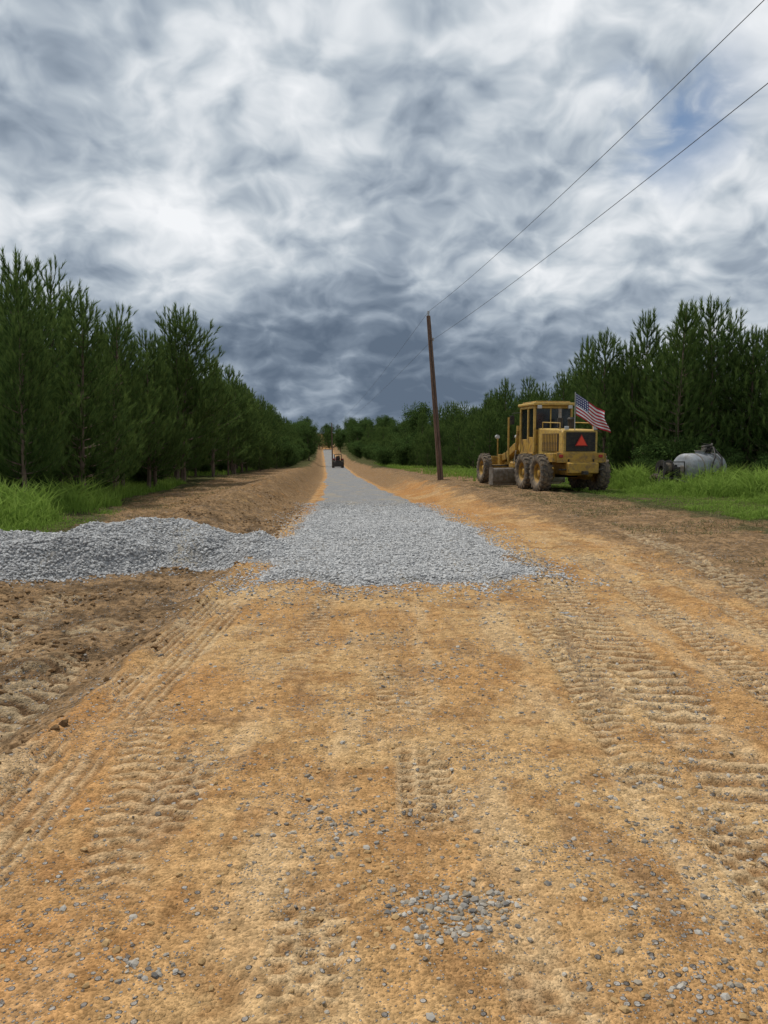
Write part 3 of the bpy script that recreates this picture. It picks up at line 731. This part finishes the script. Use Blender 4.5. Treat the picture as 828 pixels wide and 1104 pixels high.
# flag (staff is fixed to the grader's hood; same placement and heading as the grader)
fl = empty('american_flag', tuple(g.location), (0, 0, math.radians(10)))
px, py = -.20, -1.62; top = np.array([px-.06, py-.12, 3.42])
cyl('flag_pole', fl, M_gray, (px, py, 1.9), tuple(top+np.array([0,0,.03])), .014)
nc, nr = 39, 26; V = []; UV = []
for j in range(nr+1):
    for i in range(nc+1):
        a = i/nc; b_ = j/nr
        p = top+np.array([.02,0,0])+a*np.array([.98, -.12, -.66])*1.02+b_*np.array([.03+.14*a, 0, -.74])
        w = .085*a**.6*math.sin(a*9.5+b_*2.2)+.03*math.sin(a*21-b_*4)*a
        p = p+np.array([w*.45+.06*math.sin(b_*5+a*3)*a, w*1.3, .06*math.sin(a*7+1)*a]); V.append(p); UV.append((a, b_))
F = []; MI = []
for j in range(nr):
    for i in range(nc):
        q = j*(nc+1)+i; F.append((q, q+1, q+nc+2, q+nc+1)); k_ = j//2
        MI.append(2 if (i < nc*.4 and k_ < 7) else (0 if k_ % 2 == 0 else 1))
me = mk_mesh('flag_cloth', V, F, [M_fred, M_white, M_canton], MI, None, True)
uvl = me.uv_layers.new(name='UVMap')
for l in me.loops:
    a, b_ = UV[l.vertex_index]; uvl.data[l.index].uv = (a/.4, b_/(14/26))
add_obj('flag_cloth', me, fl)

# ------------------------------------------------------------------ fuel tank on skid
tx, tyy = 11.7, 28.6
t = empty('fuel_tank', (tx, tyy, gz1(tx, tyy)+.06), (0, 0, math.radians(32)))
rT = .56; prof = [(-.98, .002), (-.97, .2), (-.94, .40), (-.90, .52), (-.84, rT), (.84, rT), (.90, .52), (.94, .40), (.97, .2), (.98, .002)]
V, F = lathe_x(prof, 44, False); add_obj('tank_shell', mk_mesh('tank_shell', V, F, [M_silver], smooth=True), t, (0, 0, .74))
for xx in (-.45, .45):
    V, F = lathe_x([(-.03, rT+.003), (-.03, rT+.014), (.03, rT+.014), (.03, rT+.003)], 44); add_obj('tank_strap', mk_mesh('tank_strap', V, F, [M_steel]), t, (xx, 0, .74))
    box('saddle', t, M_black, (xx, 0, .20), (.10, .95, .22))
for sd in (-1, 1): box('skid_rail', t, M_black, (0, sd*.45, .08), (2.3, .10, .12))
V, F = lathe_x([(-.02, .14), (.02, .14), (.03, .10), (.03, .002)], 20, False); add_obj('end_flange', mk_mesh('end_flange', V, F, [M_steel]), t, (-.97, 0, .74), (0, 0, math.pi))
cyl('manway', t, M_silver, (0, 0, 1.26), (0, 0, 1.38), .17); cyl('manway_lid', t, M_steel, (0,0,1.38), (0,0,1.41), .20)
box('transfer_pump', t, M_black, (.42, 0, 1.47), (.26, .22, .26)); cyl('pump_riser', t, M_steel, (.42,0,1.27), (.42,0,1.36), .05); cyl('vent_pipe', t, M_steel, (.70,0,1.25), (.70,0,1.68), .03)
box('pump_motor', t, M_steel, (.25, .0, 1.50), (.14, .16, .16))
polytube('fuel_hose', t, M_black, [(.42,-.1,1.5),(.30,-.35,1.52),(.1,-.58,1.20),(-.15,-.63,.85),(-.1,-.62,.6),(.25,-.62,.5),(.5,-.6,.8),(.6,-.5,1.15),(.55,-.2,1.48)], .03)
polytube('hose_coil', t, M_black, [(.35+.22*math.cos(q), -.05+.16*math.sin(q), 1.36+.02*q) for q in np.linspace(0, 15, 50)], .022)
ct = empty('utility_cart', (10.30, 28.0, gz1(10.30, 28.0)), (0, 0, math.radians(20)))
box('deck', ct, M_black, (0, 0, .46), (1.0, .8, .07)); wheel('wheel_left', ct, (-.5, 0, .32), .32, .16, -1, 14, M_black); wheel('wheel_right', ct, (.5, 0, .32), .32, .16, 1, 14, M_black)
V, F = lathe_x([(-.18,.30),(-.15,.30),(-.15,.13),(.15,.13),(.15,.30),(.18,.30),(.18,.10),(-.18,.10)], 28); add_obj('hose_reel', mk_mesh('hose_reel', V, F, [M_black]), ct, (-.12, 0, .82))
V, F = lathe_x([(-.14,.13),(-.14,.22),(.14,.22),(.14,.13)], 24); add_obj('coiled_hose', mk_mesh('coiled_hose', V, F, [M_rubber]), ct, (-.12, 0, .82))
box('engine_block', ct, M_black, (.28, .0, .68), (.26, .4, .36)); cyl('muffler', ct, M_black, (.28,-.1,.88), (.28,.15,.88), .07)
polytube('tongue', ct, M_black, [(0,-.4,.44),(0,-1.1,.34),(-.02,-1.3,.12)], .03); polytube('handle', ct, M_black, [(-.45,-.35,.5),(-.45,-.35,1.05),(.45,-.35,1.05),(.45,-.35,.5)], .022)

# ------------------------------------------------------------------ utility poles + wires
def upole(x, y, topx, topz, r0=.15):
    e = empty('utility_pole', (x, y, gz1(x, y)-.1)); dz_ = topz-e.location.z; dx = topx-x
    pts = [(dx*q, 0, dz_*q) for q in np.linspace(0, 1, 8)]; rr = [r0*(1-.35*q) for q in np.linspace(0, 1, 8)]
    V, F = tube(pts, rr, 12); V = [tuple(v) for v in V]; F = [tuple(int(i) for i in f) for f in F]+[tuple(range(84, 96))]
    me = bpy.data.meshes.new('pole_shaft'); me.from_pydata(V, [], F); me.materials.append(M_polewood); me.update(); add_obj('pole_shaft', me, e)
    cyl('pin_insulator', e, M_gray, (dx, 0, dz_), (dx, 0, dz_+.22), .04, .06); 
    cyl('spool_insulator', e, M_gray, (dx*.86+.14, 0, dz_-1.2), (dx*.86+.14, 0, dz_-1.05), .05)
    box('neutral_bracket', e, M_black, (dx*.86+.05, 0, dz_-1.12), (.25, .05, .05))
    polytube('ground_wire', e, M_black, [(dx*.9-.0, -.11, dz_*.9), (dx*.0, -.16, .1)], .012)
    return e
upole(2.8, 38, 2.15, 7.75); upole(-11.9, 178, -12.0, 6.2, .16); upole(7.3, -11, 7.3, 8.2)
def wire(name, pts_, sag):
    cu = bpy.data.curves.new(name, 'CURVE'); cu.dimensions = '3D'; cu.bevel_depth = .0062
    for a, b_ in zip(pts_[:-1], pts_[1:]):
        a = np.array(a); b_ = np.array(b_); sp = cu.splines.new('POLY'); N = 40; sp.points.add(N)
        L = np.linalg.norm(b_-a)
        for i in range(N+1):
            q = i/N; p = a*(1-q)+b_*q; p[2] -= sag*(L/50)**2*4*q*(1-q)*(1 if L < 60 else .25); sp.points[i].co = (*p, 1)
    cu.materials.append(M_black); o = bpy.data.objects.new(name, cu); COL.objects.link(o)
wire('power_line', [(7.6,-11,8.42),(2.15,38,7.95),(-12.0,178,6.4)], .65)
wire('power_line', [(7.6,-11,7.2),(2.35,38,6.6),(-11.9,178,5.2)], .45)

# ------------------------------------------------------------------ distant tractor on the road
vy = 128.; vx = float(rc(vy))+.35
v = empty('farm_tractor', (vx, vy, gz1(vx, vy)+.05), (0, 0, math.radians(5)))
for sd in (-1, 1):
    wheel('rear_wheel', v, (sd*.78, 0, .72), .72, .42, sd, 18, M_black); wheel('front_wheel', v, (sd*.68, 2.0, .42), .42, .26, sd, 16, M_black)
    box('fender', v, M_black, (sd*.72, 0, 1.52), (.44, .9, .06)); cyl('rops_post', v, M_black, (sd*.55, -.35, 1.1), (sd*.55, -.35, 2.2), .06)
    box('fender_side', v, M_black, (sd*.50, 0, 1.25), (.05, .95, .5)); box('tail_lamp', v, M_red, (sd*.72, -.48, 1.45), (.3, .05, .14))
box('rops_bar', v, M_black, (0, -.35, 2.22), (1.18, .10, .10))
prism('hood', v, M_red, [(.6,.9),(.6,1.75),(2.2,1.55),(2.35,1.2),(2.35,.8)], -.38, .38); box('chassis', v, M_black, (0, .8, .75), (.5, 2.6, .4))
box('seat', v, M_black, (0, -.05, 1.3), (.6, .5, .15)); box('seat_back', v, M_black, (0, -.3, 1.65), (.6, .12, .6)); box('rear_implement', v, M_black, (0, -1.0, .60), (1.7, .3, .8))
cyl('exhaust', v, M_black, (.2, 1.3, 1.5), (.2, 1.3, 2.1), .04); box('rear_hitch', v, M_black, (0, -.6, .9), (.9, .6, .6))

# ------------------------------------------------------------------ world
AZ = math.radians(-48)
EL = math.radians(62)
w = bpy.data.worlds.new('World'); scene.world = w; w.use_nodes = True; nt = w.node_tree; nt.nodes.clear(); b = NB(nt)
out = nt.nodes.new('ShaderNodeOutputWorld')
sky = b.n('ShaderNodeTexSky', sky_type='NISHITA'); sky.sun_disc = False; sky.sun_elevation = EL; sky.sun_rotation = AZ; sky.dust_density = .6
bg1 = b.n('ShaderNodeBackground'); nt.links.new(sky.outputs[0], bg1.inputs[0]); bg1.inputs[1].default_value = .095
D = b.n('ShaderNodeTexCoord').outputs['Generated']
sep = b.n('ShaderNodeSeparateXYZ'); nt.links.new(D, sep.inputs[0]); dzs = b.math('MAXIMUM', sep.outputs[2], 0.0)
den = b.math('DIVIDE', 1.0, b.math('ADD', dzs, .50))
Pc = b.vmath('ADD', b.vmath('SCALE', D, scale=den), (7.3, 4.1, 0))
wp = b.noise(Pc, 7.0, 2, .5, True, dim='2D')
Pw = b.vmath('ADD', Pc, b.vmath('SCALE', b.vmath('SUBTRACT', wp, (.5,.5,.5)), scale=.085))
def density(P, fine):
    nl = b.noise(P, 2.0, 8 if fine else 6, .55, dim='2D')
    nd = b.n('ShaderNodeTexVoronoi', feature='F1', voronoi_dimensions='2D'); b.set(nd.inputs['Vector'], P)
    nd.inputs['Scale'].default_value = 4.6; nd.inputs['Detail'].default_value = 2.0; nd.inputs['Roughness'].default_value = .55
    nd.inputs['Lacunarity'].default_value = 2.4; nd.normalize = True
    wv = b.math('SUBTRACT', .45, nd.outputs['Distance'])
    return b.math('ADD', b.math('SUBTRACT', nl, .5), b.math('MULTIPLY', wv, .34))
d1 = density(Pw, True); d2 = density(b.vmath('ADD', Pw, (-.012, -.028, 0)), False)
emb = b.math('SUBTRACT', d1, d2)
nBig = b.noise(Pc, 1.0, 2, .5, dim='2D')
shade = b.math('SUBTRACT', .62, b.math('MULTIPLY', d1, 1.9))
shade = b.math('ADD', shade, b.math('MULTIPLY', emb, 3.2))
shade = b.math('ADD', shade, b.math('MULTIPLY', b.math('SUBTRACT', nBig, .5), .95))
def blob(dx, dy, dz, r0, r1):
    v_ = Vector((dx, dy, dz)).normalized(); return b.mr(b.vmath('DISTANCE', D, tuple(v_)), r1, r0)
shade = b.math('ADD', shade, b.math('MULTIPLY', blob(-.20, .98, .20, .0, .22), .22))
shade = b.math('ADD', shade, b.math('MULTIPLY', blob(-.08, .86, .50, .0, .30), .18))
shade = b.math('ADD', shade, b.math('MULTIPLY', blob(-.50, .80, .25, .0, .25), .12))
shade = b.math('ADD', shade, b.math('MULTIPLY', blob(.28, .9, .20, .0, .25), .10))
shade = b.math('SUBTRACT', shade, b.math('MULTIPLY', blob(-.02, 1.0, .05, .0, .32), .52))
cr = b.n('ShaderNodeValToRGB'); nt.links.new(shade, cr.inputs[0]); e = cr.color_ramp.elements
e[0].position = .0; e[0].color = (.115,.155,.215,1); e[1].position = 1.0; e[1].color = (.90,.92,.945,1)
for p, c in ((.22, (.19,.24,.31,1)), (.42, (.33,.39,.465,1)), (.60, (.50,.56,.62,1)), (.78, (.71,.75,.79,1))):
    q = e.new(p); q.color = c
bg2 = b.n('ShaderNodeBackground'); nt.links.new(cr.outputs[0], bg2.inputs[0]); bg2.inputs[1].default_value = 1.0
hole = b.math('MULTIPLY', blob(.325, .90, .365, .0, .12), b.mr(d1, .10, -.02))
mx = b.n('ShaderNodeMixShader'); b.set(mx.inputs[0], hole); nt.links.new(bg2.outputs[0], mx.inputs[1]); nt.links.new(bg1.outputs[0], mx.inputs[2])
nt.links.new(mx.outputs[0], out.inputs[0])
L = bpy.data.lights.new('sun', 'SUN'); L.energy = 2.9; L.angle = math.radians(2.5); L.color = (1, .96, .90)
lo = bpy.data.objects.new('sun', L); COL.objects.link(lo)
sd_ = Vector((math.sin(AZ)*math.cos(EL), math.cos(AZ)*math.cos(EL), math.sin(EL)))
lo.rotation_euler = sd_.to_track_quat('Z', 'Y').to_euler()
cam = bpy.data.cameras.new('camera'); cam.sensor_fit = 'VERTICAL'; cam.sensor_height = 36; cam.lens = 27.07; cam.clip_end = 6000; cam.clip_start = .05
co = bpy.data.objects.new('camera', cam); COL.objects.link(co); co.location = (0, 0, 1.6); co.rotation_euler = (math.radians(90-5.1), 0, 0)
scene.camera = co
